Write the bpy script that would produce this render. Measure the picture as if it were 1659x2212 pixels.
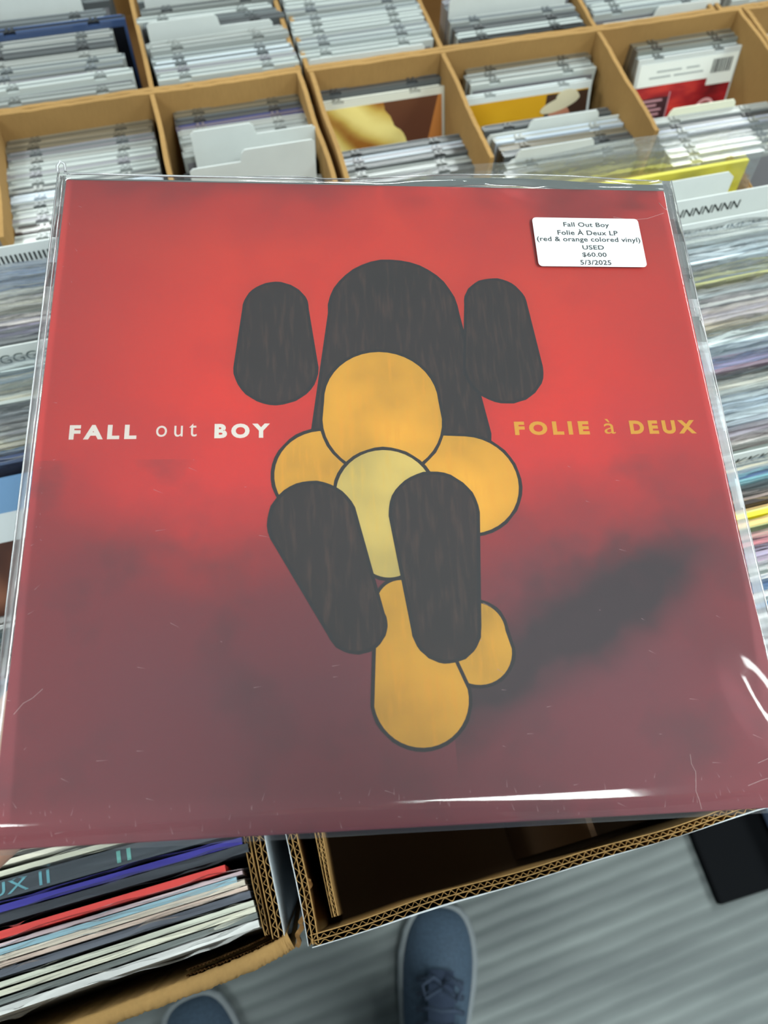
import bpy, math, random
from mathutils import Vector, Matrix
for o in list(bpy.data.objects): bpy.data.objects.remove(o)
S = bpy.context.scene; C = S.collection
rnd = random.Random(7)

# ------------------------------------------------------------------ camera
F = 1750.0; CH = 1.30                      # focal length in px of the 1659 px wide frame, camera height
R = [[0.9641136173991517, 0.21971265545961768, -0.1490344986115822],
     [-0.26273359144449226, 0.8702725365927799, -0.41664945935287995],
     [0.038157472036299434, 0.44085378651345614, 0.8967674984323123]]
cd = bpy.data.cameras.new('camera'); cam = bpy.data.objects.new('camera', cd); C.objects.link(cam)
cam.matrix_world = Matrix.Translation((0, 0, CH)) @ Matrix(R).to_4x4()
cd.sensor_fit = 'HORIZONTAL'; cd.lens = 35; cd.sensor_width = 35*1659/F; cd.clip_start = .02
cd.dof.use_dof = True; cd.dof.focus_distance = .40; cd.dof.aperture_fstop = 12.5
S.camera = cam
def at(px, py, z):                         # measured point of the photograph -> place at height z (world)
    d = Matrix(R) @ Vector(((px-829.5)/F, -(py-1106)/F, -1))
    k = (z-CH)/d.z
    return Vector((d.x*k, d.y*k, z))

# ------------------------------------------------------------------ world + lights
w = bpy.data.worlds.new('world'); S.world = w; w.use_nodes = True
w.node_tree.nodes['Background'].inputs[0].default_value = (.80, .90, .95, 1)
w.node_tree.nodes['Background'].inputs[1].default_value = .30
S.view_settings.view_transform = 'Standard'; S.view_settings.look = 'None'
S.view_settings.exposure = 0.55; S.view_settings.gamma = 1; S.view_settings.use_curve_mapping = False
try: S.cycles.transparent_max_bounces = 40
except Exception: pass
CEIL = 2.95
LAMPS = [  # x, y, size x, size y, watts
    (.48, -1.18, .56, .85, 32), (-1.6, -.9, 1.2, .30, 22), (3.0, -.8, 1.2, .30, 20),
    (2.25, -.05, .30, 1.2, 16), (-1.7, 1.3, .30, 1.2, 24), (2.7, 1.2, .30, 1.2, 24),
    (-.9, 3.3, 1.2, .30, 26), (1.1, 3.3, 1.2, .30, 26), (3.1, 3.3, 1.2, .30, 20)]

# ------------------------------------------------------------------ helpers
def lin(c):
    return tuple(((v/255)/12.92 if v/255 <= .04045 else (((v/255)+.055)/1.055)**2.4) for v in c)+(1,)
class MB:
    def __init__(s): s.v = []; s.f = []; s.mi = []
    def add(s, v, f, mi=0):
        n = len(s.v); s.v += [tuple(p) for p in v]; s.f += [tuple(i+n for i in q) for q in f]; s.mi += [mi]*len(f); return s
    def box(s, x0, x1, y0, y1, z0, z1, mi=0):
        return s.add([(x0,y0,z0),(x1,y0,z0),(x1,y1,z0),(x0,y1,z0),(x0,y0,z1),(x1,y0,z1),(x1,y1,z1),(x0,y1,z1)],
              [(0,3,2,1),(4,5,6,7),(0,1,5,4),(1,2,6,5),(2,3,7,6),(3,0,4,7)], mi)
    def prism(s, pts, z0, z1, mi=0):           # polygon in xy (ccw), extruded in z
        n = len(pts)
        v = [(x,y,z0) for x,y in pts]+[(x,y,z1) for x,y in pts]
        f = [tuple(range(n))[::-1], tuple(range(n,2*n))]+[(i,(i+1)%n,n+(i+1)%n,n+i) for i in range(n)]
        return s.add(v, f, mi)
    def frontprism(s, pts, y0, y1, mi=0):      # polygon in xz (ccw seen from -y), thick in y
        n = len(pts)
        v = [(x,y0,z) for x,z in pts]+[(x,y1,z) for x,z in pts]
        f = [tuple(range(n)), tuple(range(n,2*n))[::-1]]+[(i,n+i,n+(i+1)%n,(i+1)%n) for i in range(n)]
        return s.add(v, f, mi)
    def grid(s, fn, nu, nv, mi=0, flip=False):
        v = [fn(i/nu, j/nv) for j in range(nv+1) for i in range(nu+1)]
        f = []
        for j in range(nv):
            for i in range(nu):
                a = j*(nu+1)+i; q = (a, a+1, a+nu+2, a+nu+1)
                f.append(q[::-1] if flip else q)
        return s.add(v, f, mi)
    def tube(s, pts, r, n=8, mi=0, caps=True):
        pts = [Vector(p) for p in pts]; rings = []
        for i, p in enumerate(pts):
            t = (pts[min(i+1,len(pts)-1)]-pts[max(i-1,0)]).normalized()
            u = t.orthogonal().normalized() if i == 0 else (u - t*u.dot(t)).normalized()
            b = t.cross(u); rr = r[i] if isinstance(r, (list, tuple)) else r
            rings.append([p+(u*math.cos(a)+b*math.sin(a))*rr for a in [2*math.pi*k/n for k in range(n)]])
        v = [q for g in rings for q in g]; f = []
        for i in range(len(pts)-1):
            for k in range(n):
                f.append((i*n+k, i*n+(k+1)%n, (i+1)*n+(k+1)%n, (i+1)*n+k))
        if caps: f += [tuple(range(n))[::-1], tuple(range((len(pts)-1)*n, len(pts)*n))]
        return s.add(v, f, mi)
    def mesh(s, name, mats, smooth=False):
        m = bpy.data.meshes.new(name); m.from_pydata(s.v, [], s.f)
        for mt in (mats if isinstance(mats, (list, tuple)) else [mats]): m.materials.append(mt)
        m.polygons.foreach_set('material_index', s.mi)
        if smooth: m.polygons.foreach_set('use_smooth', [True]*len(s.f))
        m.update(); return m
def link(name, data, parent=None, loc=None, rot=None):
    o = bpy.data.objects.new(name, data); C.objects.link(o); o.parent = parent
    if loc is not None: o.location = loc
    if rot is not None: o.rotation_euler = rot
    return o
def build(name, mb, mats, parent=None, smooth=False, loc=None, rot=None, bevel=0):
    o = link(name, mb.mesh(name, mats, smooth), parent, loc, rot)
    if bevel:
        b = o.modifiers.new('bevel', 'BEVEL'); b.width = bevel; b.segments = 2; b.limit_method = 'ANGLE'
    return o
def tag(o, label, cat, group=None):
    o['label'] = label; o['category'] = cat
    if group: o['group'] = group
    return o
def thing(name, label, cat, loc=(0,0,0), rot=(0,0,0), group=None):
    return tag(link(name, None, None, loc, rot), label, cat, group)
ORD = ['first','second','third','fourth','fifth','sixth','seventh','eighth','ninth','tenth','eleventh','twelfth','thirteenth',
       'fourteenth','fifteenth','sixteenth','seventeenth','eighteenth','nineteenth','twentieth']
def ordinal(i):
    if i < 20: return ORD[i]
    tens = {2:'twenty',3:'thirty',4:'forty',5:'fifty',6:'sixty',7:'seventy',8:'eighty',9:'ninety'}; n = i+1
    if n % 10 == 0: return {2:'twentieth',3:'thirtieth',4:'fortieth',5:'fiftieth',6:'sixtieth',7:'seventieth',8:'eightieth',9:'ninetieth'}[n//10]
    return tens[n//10]+'-'+ORD[n % 10-1]

# ------------------------------------------------------------------ materials
_mc = {}
def nodes(name):
    m = bpy.data.materials.new(name); m.use_nodes = True
    nt = m.node_tree; return m, nt, nt.nodes['Principled BSDF']
def mixc(nt, fac, a, b):
    n = nt.nodes.new('ShaderNodeMix'); n.data_type = 'RGBA'
    for s, v in ((0, fac), (6, a), (7, b)):
        if hasattr(v, 'links'): nt.links.new(v, n.inputs[s])
        else: n.inputs[s].default_value = v
    return n.outputs[2]
def noise(nt, scale, detail=3, vec=None, rough=.5):
    n = nt.nodes.new('ShaderNodeTexNoise'); n.inputs['Scale'].default_value = scale; n.inputs['Detail'].default_value = detail
    n.inputs['Roughness'].default_value = rough
    if vec is not None: nt.links.new(vec, n.inputs['Vector'])
    return n.outputs['Fac']
def objco(nt, scale=(1,1,1), loc=(0,0,0), rot=(0,0,0)):
    t = nt.nodes.new('ShaderNodeTexCoord'); m = nt.nodes.new('ShaderNodeMapping')
    m.inputs['Scale'].default_value = scale; m.inputs['Location'].default_value = loc; m.inputs['Rotation'].default_value = rot
    nt.links.new(t.outputs['Object'], m.inputs[0]); return m.outputs[0]
def ramp(nt, fac, stops, interp='LINEAR'):
    r = nt.nodes.new('ShaderNodeValToRGB'); r.color_ramp.interpolation = interp
    el = r.color_ramp.elements
    while len(el) < len(stops): el.new(.5)
    for e, (p, c) in zip(el, stops): e.position = p; e.color = c if len(c) == 4 else lin(c)
    nt.links.new(fac, r.inputs[0]); return r.outputs[0]
def bump(nt, h, strength, dist=.001):
    b = nt.nodes.new('ShaderNodeBump'); b.inputs['Strength'].default_value = strength; b.inputs['Distance'].default_value = dist
    nt.links.new(h, b.inputs['Height']); return b.outputs[0]
def math_(nt, op, a, b=None, c=None):
    n = nt.nodes.new('ShaderNodeMath'); n.operation = op
    for i, v in enumerate((a, b, c)):
        if v is None: continue
        if hasattr(v, 'links'): nt.links.new(v, n.inputs[i])
        else: n.inputs[i].default_value = v
    return n.outputs[0]
def plain(c, rough=.5, spec=.5, var=.0, scale=40, metal=0, coat=0, bstr=0, stretch=(1,1,1)):
    k = ('p', tuple(c), rough, spec, var, scale, metal, coat, bstr, stretch)
    if k in _mc: return _mc[k]
    m, nt, p = nodes('surface_%d' % len(_mc)); _mc[k] = m
    p.inputs['Roughness'].default_value = rough; p.inputs['Specular IOR Level'].default_value = spec
    p.inputs['Metallic'].default_value = metal; p.inputs['Coat Weight'].default_value = coat
    if var or bstr:
        n = noise(nt, scale, 4, objco(nt, stretch))
        a = lin([max(0, v*(1-var)) for v in c]); b = lin([min(255, v*(1+var*.7)) for v in c])
        nt.links.new(ramp(nt, n, [(.3, a), (.7, b)]), p.inputs['Base Color'])
        if bstr: nt.links.new(bump(nt, n, bstr), p.inputs['Normal'])
    else: p.inputs['Base Color'].default_value = lin(c)
    return m
def cardboard(c=(176,138,84)):
    m, nt, p = nodes('cardboard'); v = objco(nt, (1,1,.25))
    n1 = noise(nt, 9, 4, objco(nt)); n2 = noise(nt, 420, 3, v)
    col = ramp(nt, n1, [(.25, tuple(v*.86 for v in c)), (.75, c)])
    col = mixc(nt, math_(nt, 'MULTIPLY', n2, .35), col, lin([v*.66 for v in c]))
    nt.links.new(col, p.inputs['Base Color']); p.inputs['Roughness'].default_value = .85; p.inputs['Specular IOR Level'].default_value = .2
    nt.links.new(bump(nt, n2, .25, .0006), p.inputs['Normal']); return m
M_card = cardboard(); M_cardD = cardboard((150,112,66)); M_cardshade = cardboard((66,48,30)); M_kraft = cardboard((186,148,92))  # the darkest tone has the carton's inner shade put into its colour
M_cardwhite = plain((205,212,216), .8, .2, .06, 60, bstr=.1)
M_white = plain((208,214,212), .45, .5, .03, 20)
M_ink = plain((20,30,30), .5); M_inkgrey = plain((110,122,130), .5); M_black = plain((14,15,17), .35)
def film(name, haze, gloss, rough, bscale=0, bst=0, stretch=(1,1,1), f0=.04, tint=(232,236,240), cap=1):
    """clear plastic film: see-through, Fresnel gloss, a little milky scatter"""
    m = bpy.data.materials.new(name); m.use_nodes = True; nt = m.node_tree; nt.nodes.clear()
    out = nt.nodes.new('ShaderNodeOutputMaterial'); tr = nt.nodes.new('ShaderNodeBsdfTransparent')
    gl = nt.nodes.new('ShaderNodeBsdfGlossy'); gl.inputs['Roughness'].default_value = rough
    df = nt.nodes.new('ShaderNodeBsdfDiffuse'); df.inputs[0].default_value = lin(tint)
    m1 = nt.nodes.new('ShaderNodeMixShader'); m2 = nt.nodes.new('ShaderNodeMixShader')
    m1.inputs[0].default_value = haze; nt.links.new(tr.outputs[0], m1.inputs[1]); nt.links.new(df.outputs[0], m1.inputs[2])
    fr = nt.nodes.new('ShaderNodeFresnel'); fr.inputs[0].default_value = 1.5
    fac = math_(nt, 'MINIMUM', math_(nt, 'MULTIPLY', fr.outputs[0], gloss), cap)
    nt.links.new(fac, m2.inputs[0]); nt.links.new(m1.outputs[0], m2.inputs[1]); nt.links.new(gl.outputs[0], m2.inputs[2])
    if bst:
        n = noise(nt, bscale, 3, objco(nt, stretch)); b = bump(nt, n, bst, .004)
        nt.links.new(b, gl.inputs['Normal']); nt.links.new(b, fr.inputs['Normal'])
    nt.links.new(m2.outputs[0], out.inputs[0]); return m
M_bag = film('record_bag_film', .035, 1.2, .06, 30, .30, (1, 1, 2.5), cap=.5)
M_album_film = film('album_sleeve_film', .036, 1.0, .06, 14, .07)
M_seam = film('sleeve_seam_film', .42, 1.0, .2)
M_rim = film('record_bag_rim', .40, 1.5, .12)
def jacket_mat(c):
    """glossy printed card: the colour broken up by soft printed patches"""
    k = ('j', tuple(c))
    if k in _mc: return _mc[k]
    m, nt, p = nodes('printed_card_%d' % len(_mc)); _mc[k] = m
    n = noise(nt, 14, 3, objco(nt, (1, 1, 2), (len(_mc)*.37, 0, 0)))
    a = [max(0, v*.80) for v in c]; b = [min(255, v*1.08+6) for v in c]
    nt.links.new(ramp(nt, n, [(.35, a), (.5, c), (.68, b)]), p.inputs['Base Color'])
    p.inputs['Roughness'].default_value = .35; return m
def text(name, body, mat, parent, w=None, h=None, loc=(0,0,0), rot=(0,0,0), bold=0, shear=0, spacing=1, align='CENTER', ext=0):
    cu = bpy.data.curves.new(name, 'FONT'); cu.body = body; cu.align_x = align; cu.size = 1; cu.offset = bold
    cu.shear = shear; cu.space_character = spacing; cu.extrude = ext; cu.resolution_u = 4
    t = bpy.data.objects.new(name, cu); C.objects.link(t); bpy.context.view_layer.update()
    me = bpy.data.meshes.new_from_object(t.evaluated_get(bpy.context.evaluated_depsgraph_get()))
    C.objects.unlink(t); bpy.data.objects.remove(t)
    xs = [v.co.x for v in me.vertices]; ys = [v.co.y for v in me.vertices]
    sx = w/(max(xs)-min(xs)); sy = (h/(max(ys)-min(ys))) if h else sx
    mx = (max(xs)+min(xs))/2; my = (max(ys)+min(ys))/2
    for v in me.vertices: v.co = ((v.co.x-mx)*sx, (v.co.y-my)*sy, v.co.z*.001)
    me.materials.clear(); me.materials.append(mat); me.name = name
    return link(name, me, parent, loc, rot)

# ------------------------------------------------------------------ the room
def struct(name, mb, mat, **k):
    o = build(name, mb, mat, **k); o['kind'] = 'structure'; return o
mf, nt, p = nodes('ribbed_floor_mat')
co = objco(nt, rot=(0, 0, math.radians(-4)))
wv = nt.nodes.new('ShaderNodeTexWave'); wv.wave_type = 'BANDS'; wv.bands_direction = 'Y'
wv.inputs['Scale'].default_value = 15; wv.inputs['Distortion'].default_value = .6; wv.inputs['Detail'].default_value = 2
nt.links.new(co, wv.inputs['Vector'])
n = noise(nt, 7, 5, objco(nt, (.5, 3, 1)))
c0 = ramp(nt, n, [(.3, (92,100,101)), (.7, (124,133,132))])
nt.links.new(mixc(nt, math_(nt, 'MULTIPLY', wv.outputs['Fac'], .45), c0, lin((70,78,80))), p.inputs['Base Color'])
nt.links.new(bump(nt, wv.outputs['Fac'], .5, .003), p.inputs['Normal']); p.inputs['Roughness'].default_value = .6
struct('floor', MB().box(-5, 5, -4, 5, -.1, 0), mf)
struct('ceiling', MB().box(-5, 5, -4, 5, CEIL+.06, CEIL+.16), plain((205,210,208), .9))
struct('wall_back', MB().box(-5, 5, 5, 5.1, 0, CEIL+.06), plain((190,196,196), .9))
lampmat = bpy.data.materials.new('lit_lamp_diffuser'); lampmat.use_nodes = True
ln = lampmat.node_tree; ln.nodes.clear(); em = ln.nodes.new('ShaderNodeEmission'); em.inputs[1].default_value = 6
em.inputs[0].default_value = (.92, 1, .97, 1); lo = ln.nodes.new('ShaderNodeOutputMaterial'); ln.links.new(em.outputs[0], lo.inputs[0])
for i, (x, y, sx, sy, W) in enumerate(LAMPS):
    t = thing('ceiling_light', 'white fluorescent ceiling panel, %s of the lamps above the record bins' % ordinal(i), 'ceiling light', (x, y, CEIL), group='ceiling lamps over the shop')
    build('lamp_housing', MB().box(-sx/2-.02, sx/2+.02, -sy/2-.02, sy/2+.02, .005, .06), plain((225,228,228), .5), t)
    build('diffuser', MB().box(-sx/2, sx/2, -sy/2, sy/2, -.012, .005), lampmat, t)
    L = bpy.data.lights.new('lamp_light', 'AREA'); L.shape = 'RECTANGLE'; L.size = sx; L.size_y = sy; L.energy = W; L.color = (.93, 1, .98)
    link('lamp_light', L, t, (0, 0, -.02))

# ------------------------------------------------------------------ tables that carry the boxes
ZT = CH-.54                                # rim height of every carton
LPF, CDF = ZT-.318, ZT-.155                # table heights under record cartons and disc cartons
def table(name, label, x0, x1, y0, y1, zt, shelf=False):
    t = thing(name, label, 'table', ((x0+x1)/2, (y0+y1)/2, 0))
    cx, cy = (x0+x1)/2, (y0+y1)/2
    build('tabletop', MB().box(x0-cx, x1-cx, y0-cy, y1-cy, zt-.03, zt), plain((70,62,55), .5, var=.15, scale=12, stretch=(1,8,1)), t)
    for sx in (-1, 1):
        for sy in (-1, 1):
            X = sx*((x1-x0)/2-.04); Y = sy*((y1-y0)/2-.04)
            build('leg', MB().box(X-.02, X+.02, Y-.02, Y+.02, 0, zt-.03), plain((40,42,45), .4), t)
    return t
table('display_table', 'low dark wooden table under the two record cartons', -.50, .62, .02, .582, LPF)
table('display_table', 'taller dark wooden table under the rows of disc cartons', -.62, .92, .590, 1.22, CDF)

# ------------------------------------------------------------------ corrugated cartons
def corrugated(name, p0, p1, z0, z1, parent, side, layers=2, th=.0036, pitch=.0075, out=M_kraft, inn=M_kraft, crush=.0, seed=1):
    """board from p0 to p1; side = +1 puts the thickness to the left of the direction. liners + sub-part fluting"""
    r = random.Random(seed)
    d = Vector((p1[0]-p0[0], p1[1]-p0[1])); L = d.length; d.normalize(); nrm = Vector((-d.y, d.x))*side
    wob = lambda s, off: (math.sin(s*61+seed)*.0008+math.sin(s*23+seed*2)*.0012)*crush*min(1, off*500+.4)
    P = lambda s, off, z: (p0[0]+d.x*s+nrm.x*(off+wob(s, off)), p0[1]+d.y*s+nrm.y*(off+wob(s, off)), z)
    mb = MB(); n = max(6, int(L/.006)); lt = .00055
    tops = [[z1+r.uniform(-.0009, .0009)*(1+crush) for _ in range(n+1)] for _ in range(layers+1)]
    for k in range(layers+1):
        o0 = k*th; v = []; f = []
        for i in range(n+1):
            s = L*i/n
            v += [P(s, o0, z0), P(s, o0, tops[k][i]), P(s, o0+lt, tops[k][i]), P(s, o0+lt, z0)]
        for i in range(n):
            a = i*4; b = a+4
            f += [(a, b, b+1, a+1), (a+1, b+1, b+2, a+2), (a+2, b+2, b+3, a+3)]
        f += [(0,1,2,3), (n*4+3, n*4+2, n*4+1, n*4)]
        mb.add(v, f, 1 if k == 0 else 0)
    o = build(name, mb, [inn, out], parent)
    fl = MB()
    for k in range(layers):
        m = int(L/pitch*8); v = []; f = []; ph = r.random()*6; pk = pitch*(1 if k == 0 else .62)
        for i in range(m+1):
            s = L*i/m; a = (1-math.cos(2*math.pi*s/pk+ph+.7*math.sin(s*37+k*2)))/2*(1-.3*crush*(.5+.5*math.sin(s*53+k)))
            off = k*th+lt+a*(th-lt*1.6); zt = z1-.0008+math.sin(s*300)*.0005
            v += [P(s, off, z0+.01), P(s, off, zt), P(s, off+.0004, zt), P(s, off+.0004, z0+.01)]
        for i in range(m):
            a = i*4; b = a+4; f += [(a, b, b+1, a+1), (a+1, b+1, b+2, a+2), (a+2, b+2, b+3, a+3)]
        fl.add(v, f)
    build('fluting', fl, M_kraft, o)
    return o
def panel(name, mb, parent, mat=M_card): return build(name, mb, mat, parent)

# carton with the empty front (right)
bx = thing('record_carton', 'corrugated cardboard record carton with white outer face, empty at its front', 'box', (0, 0, 0))
zb = LPF
corrugated('front_wall', (-.026, -.0135), (.522, -.0135), zb, ZT, bx, 1, 2, .0033, .0075, M_cardwhite, M_kraft, .8, 3)
corrugated('side_wall', (-.0285, .575), (-.0275, -.012), zb, ZT, bx, 1, 2, .0033, .0075, M_cardwhite, M_kraft, 1, 5)
corrugated('side_wall', (.524, -.012), (.524, .545), zb, ZT-.004, bx, 1, 2, .0030, .0075, M_kraft, M_kraft, .6, 8)
corrugated('back_wall', (.52, .545), (-.026, .5745), zb, ZT-.02, bx, 1, 1, .0033, .0075, M_kraft, M_kraft, .3, 9)
corrugated('inner_liner', (-.0105, .50), (-.0105, -.001), zb+.005, ZT-.0015, bx, 1, 2, .0021, .005, M_kraft, M_kraft, .7, 6)
panel('divider', MB().box(.165, .169, .0, .54, zb+.01, ZT-.03), bx, M_cardshade)
panel('carton_floor', MB().box(-.026, .52, -.0125, .54, zb, zb+.006), bx, M_cardshade)
panel('packing_pad', MB().box(.172, .52, .0, .54, zb+.006, zb+.034), bx, M_cardshade)
# the full carton (left)
bl = thing('record_carton', 'worn cardboard record carton packed full, left of the empty fronted one', 'box', (0, 0, 0))
corrugated('side_wall', (-.0405, -.003), (-.0395, .575), zb, ZT, bl, 1, 2, .0036, .0075, M_cardwhite, M_kraft, .9, 11)
corrugated('inner_liner', (-.0495, .0), (-.0490, .50), zb+.005, ZT-.002, bl, 1, 1, .0030, .006, M_kraft, M_kraft, .9, 12)
panel('side_wall', MB().box(-.392, -.386, -.018, .575, zb, ZT), bl)
corrugated('back_wall', (-.04, .578), (-.388, .584), zb, ZT-.03, bl, 1, 1, .0033, .0075, M_kraft, M_kraft, .3, 13)
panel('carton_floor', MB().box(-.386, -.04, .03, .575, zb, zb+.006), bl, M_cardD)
# bulging, crushed front wall with a fuzzy rim, and the torn corner flap
curve = [(-.0385,-.0020),(-.046,-.0042),(-.062,-.0068),(-.085,-.0088),(-.11,-.0102),(-.14,-.0118),(-.18,-.0148),(-.24,-.019),(-.31,-.021),(-.388,-.020)]
def lerpc(t):
    i = min(int(t*(len(curve)-1)), len(curve)-2); f = t*(len(curve)-1)-i
    return Vector((curve[i][0]*(1-f)+curve[i+1][0]*f, curve[i][1]*(1-f)+curve[i+1][1]*f))
rr = random.Random(21)
def rimfn(t, v, hgt=zb, T=.0090):
    p = lerpc(t); q = (lerpc(min(1, t+.01))-lerpc(max(0, t-.01))).normalized(); nn = Vector((q.y, -q.x))
    if nn.y > 0: nn = -nn
    j = rr.uniform(-.0005, .0005)
    prof = [(0, zb), (0, ZT-.006), (0, ZT-.001), (.15, ZT+.0006), (.5, ZT+.001), (.85, ZT+.0004), (1, ZT-.002), (1.08, ZT-.008), (1, ZT-.03), (1, zb)]
    k = round(v*(len(prof)-1)); a, z = prof[k]
    return (p.x+nn.x*(a*T+j), p.y+nn.y*(a*T+j)+max(0, ZT-.004-z)*(.14 if k > 4 else .10), z+(j*1.5 if k not in (0, 9) else 0))
build('front_wall', MB().grid(rimfn, 150, 9), M_kraft, bl, smooth=True)
fl = MB()
for k in range(2):
    def fn(t, v, k=k):
        p = lerpc(.10+t*.30); o_ = -.0005-.0030*k-.0014*(1+math.sin(t*190+k))/2
        return (p.x, p.y-o_, ZT-.028+v*(.026-.004*k+.0015*math.sin(t*31+k)))
    fl.grid(fn, 90, 3)
build('inner_flap', fl, M_cardD, bl)
def flapf(t, v):
    return (-.036+.016*t+.001*math.sin(t*30), -.010+.034*t-.0016*v+math.sin(t*9)*.0007, ZT-.004-.002*t-.05*v+.001*math.sin(t*41))
build('torn_flap', MB().grid(flapf, 30, 6).grid(lambda t, v: (flapf(t, 0)[0]+.0024*v, flapf(t, 0)[1]-.0016*v, flapf(t, 0)[2]-.0005*v), 30, 2), M_cardD, bl, smooth=True)

# ------------------------------------------------------------------ records in bags
BW = .315; LH = .313
def bag_mesh(seed):
    r = random.Random(seed); ph = [r.uniform(0, 6) for _ in range(8)]; amp = r.uniform(.0008, .0020); mb = MB()
    folds = [(r.random(), r.uniform(.86, 1.0), r.uniform(-.0022, .0024), r.uniform(.010, .05), r.uniform(.008, .03), r.uniform(-.5, .5)) for _ in range(26)]
    for sgn in (-1, 1):
        def fn(u, v, sgn=sgn):
            v = 1-(1-v)**1.6
            x = (u-.5)*.323; z = .3205*v
            env = max(0, v-.55)**2*4.9
            wv = math.sin(u*19+ph[0])*.5+math.sin(u*43+ph[1]+v*5)*.3+math.sin(u*83+ph[2]+v*11)*.12
            edge = min(1, min(u, 1-u)*14)
            y = sgn*(.0004+.0024*edge)+env*amp*wv*(1.2 if sgn < 0 else .7)
            if sgn < 0:
                for fu, fv, fa, su, sv, sl in folds:
                    q = ((v-fv-(u-fu)*sl*.25)/sv)**2+((u-fu)/su)**2
                    if q < 8: y += fa*math.exp(-q)*edge
                y -= .0016*max(0, (v-.93)/.07)**2
            z += env*(.0022*math.sin(u*9+ph[3])+.001*math.sin(u*27+ph[4]))
            if sgn > 0: z += .001+env*.002*math.sin(u*7+ph[5])
            return (x, y, z)
        mb.grid(fn, 110, 44, flip=(sgn > 0))
    for k in range(len(mb.f)):
        if k % (110*44) >= 110*43: mb.mi[k] = 1
    return mb.mesh('outer_bag', [M_bag, M_rim], True)
BAGS = [bag_mesh(s) for s in range(7)]
_jm = {}
def jacket_mesh(c, th, edge):
    k = (tuple(c), th, tuple(edge))
    if k not in _jm:
        h = th/2
        mb = MB().box(-.1565, .1565, -h, h, .001, .313)
        mb.mi = [0, 1, 0, 0, 0, 0]
        _jm[k] = mb.mesh('jacket', [jacket_mat(c), plain(edge, .6)])
    return _jm[k]
BASE = zb+.0065
def record(x, y, ztop, c, label, group, th=.0032, tilt=.07, yaw=0, bag=True, edge=None, extra=None):
    """x = middle, y/ztop = where the top edge of the jacket is"""
    hz = .313*math.cos(tilt)
    t = thing('vinyl_record', label, 'record', (x, y-.313*math.sin(tilt), ztop-hz), (-tilt, 0, yaw), group)
    link('jacket', jacket_mesh(c, th, edge or [min(255, v*1.12+14) for v in c]), t)
    if bag: link('outer_bag', BAGS[rnd.randrange(7)], t)
    return t
def divider(x, y, ztop, body, label, group, mat=M_ink, tilt=.07, yaw=0, width=.318, tw=.30, th=.0075, shape=None, drop=.010, italic=0, bold=.0, tx=0, name='divider_card', name_cat='divider card'):
    hz = .30*math.cos(tilt)
    t = thing(name, label, name_cat, (x, y-.30*math.sin(tilt), ztop-hz), (-tilt, 0, yaw), group)
    w2 = width/2
    pts = shape or [(-w2, 0), (w2, 0), (w2, .294), (w2-.006, .30), (-w2+.006, .30), (-w2, .294)]
    build('card', MB().frontprism(pts, -.0005, .0005), M_white, t)
    if body: text('lettering', body, mat, t, w=tw, h=th, loc=(tx, -.0009, .30-drop), rot=(math.pi/2, 0, 0), shear=italic, bold=bold)
    return t

GL = 'records in the full left carton'; GR = 'records in the right carton'
ZL, ZR = ZT+.006, ZT+.034
XL, XR = -.2135, .345
nm = {}
def colname(c):
    r_, g_, b_ = c; mx = max(c); mn = min(c)
    if mx < 62: return 'black'
    if mx-mn < 22: return 'white' if mn > 198 else 'pale grey' if mn > 150 else 'mid grey' if mn > 100 else 'dark grey'
    if r_ > 190 and g_ > 190 and b_ > 150: return 'cream'
    if r_ > 170 and g_ > 160 and b_ < 110: return 'yellow'
    if b_ > r_+18: return 'navy' if mx < 100 else 'pale blue' if mn > 125 else 'purple' if r_ > g_ else 'blue'
    if r_ > 170 and g_ > 130: return 'tan' if b_ < 140 else 'pinkish cream'
    if r_ > g_+30: return 'red' if r_ > 150 and g_ < 80 else 'pink' if r_ > 150 else 'maroon'
    return 'olive' if b_ < g_-10 else 'teal' if g_ > r_+12 else 'taupe'
left_far = [(592,(96,122,160)),(602,(115,130,150)),(614,(70,95,140)),(626,(125,142,160)),(638,(150,160,165)),(654,(214,212,196)),
 (672,(200,198,185)),(681,(95,100,95)),(690,(110,118,105)),(701,(212,205,200)),(710,(104,94,150)),(720,(140,135,165)),(730,(78,78,92)),(739,(95,98,100)),
 (797,(175,188,188)),(808,(140,155,165)),(822,(90,105,120)),(836,(110,130,135)),(847,(140,145,135)),(856,(205,200,172)),(868,(165,172,168)),(882,(140,158,165)),(893,(80,92,102)),
 (903,(100,110,118)),(914,(215,218,212)),(923,(110,112,116)),(932,(130,132,138)),(941,(190,200,195)),(955,(210,205,185)),(968,(150,148,125)),(980,(60,75,110)),(993,(30,42,75))]
left_mid = [(1353,(235,235,230)),(1366,(125,145,142)),(1377,(110,128,130)),(1387,(52,70,80)),(1397,(110,130,128)),(1406,(225,218,205)),(1417,(20,20,20)),(1425,(200,190,175)),
 (1434,(170,168,150)),(1443,(160,165,158)),(1452,(235,235,235)),(1461,(205,150,160)),(1470,(120,135,155)),(1479,(110,150,185)),(1490,(45,70,95)),(1500,(130,150,170)),(1512,(180,205,215)),
 (1528,(210,225,230)),(1546,(70,85,105)),(1565,(190,195,195)),(1585,(90,105,120)),(1610,(150,140,130)),(1635,(60,60,70)),(1660,(190,170,120)),(1685,(120,60,60)),(1710,(40,50,60)),(1735,(200,200,190)),(1760,(80,90,110))]
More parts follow.
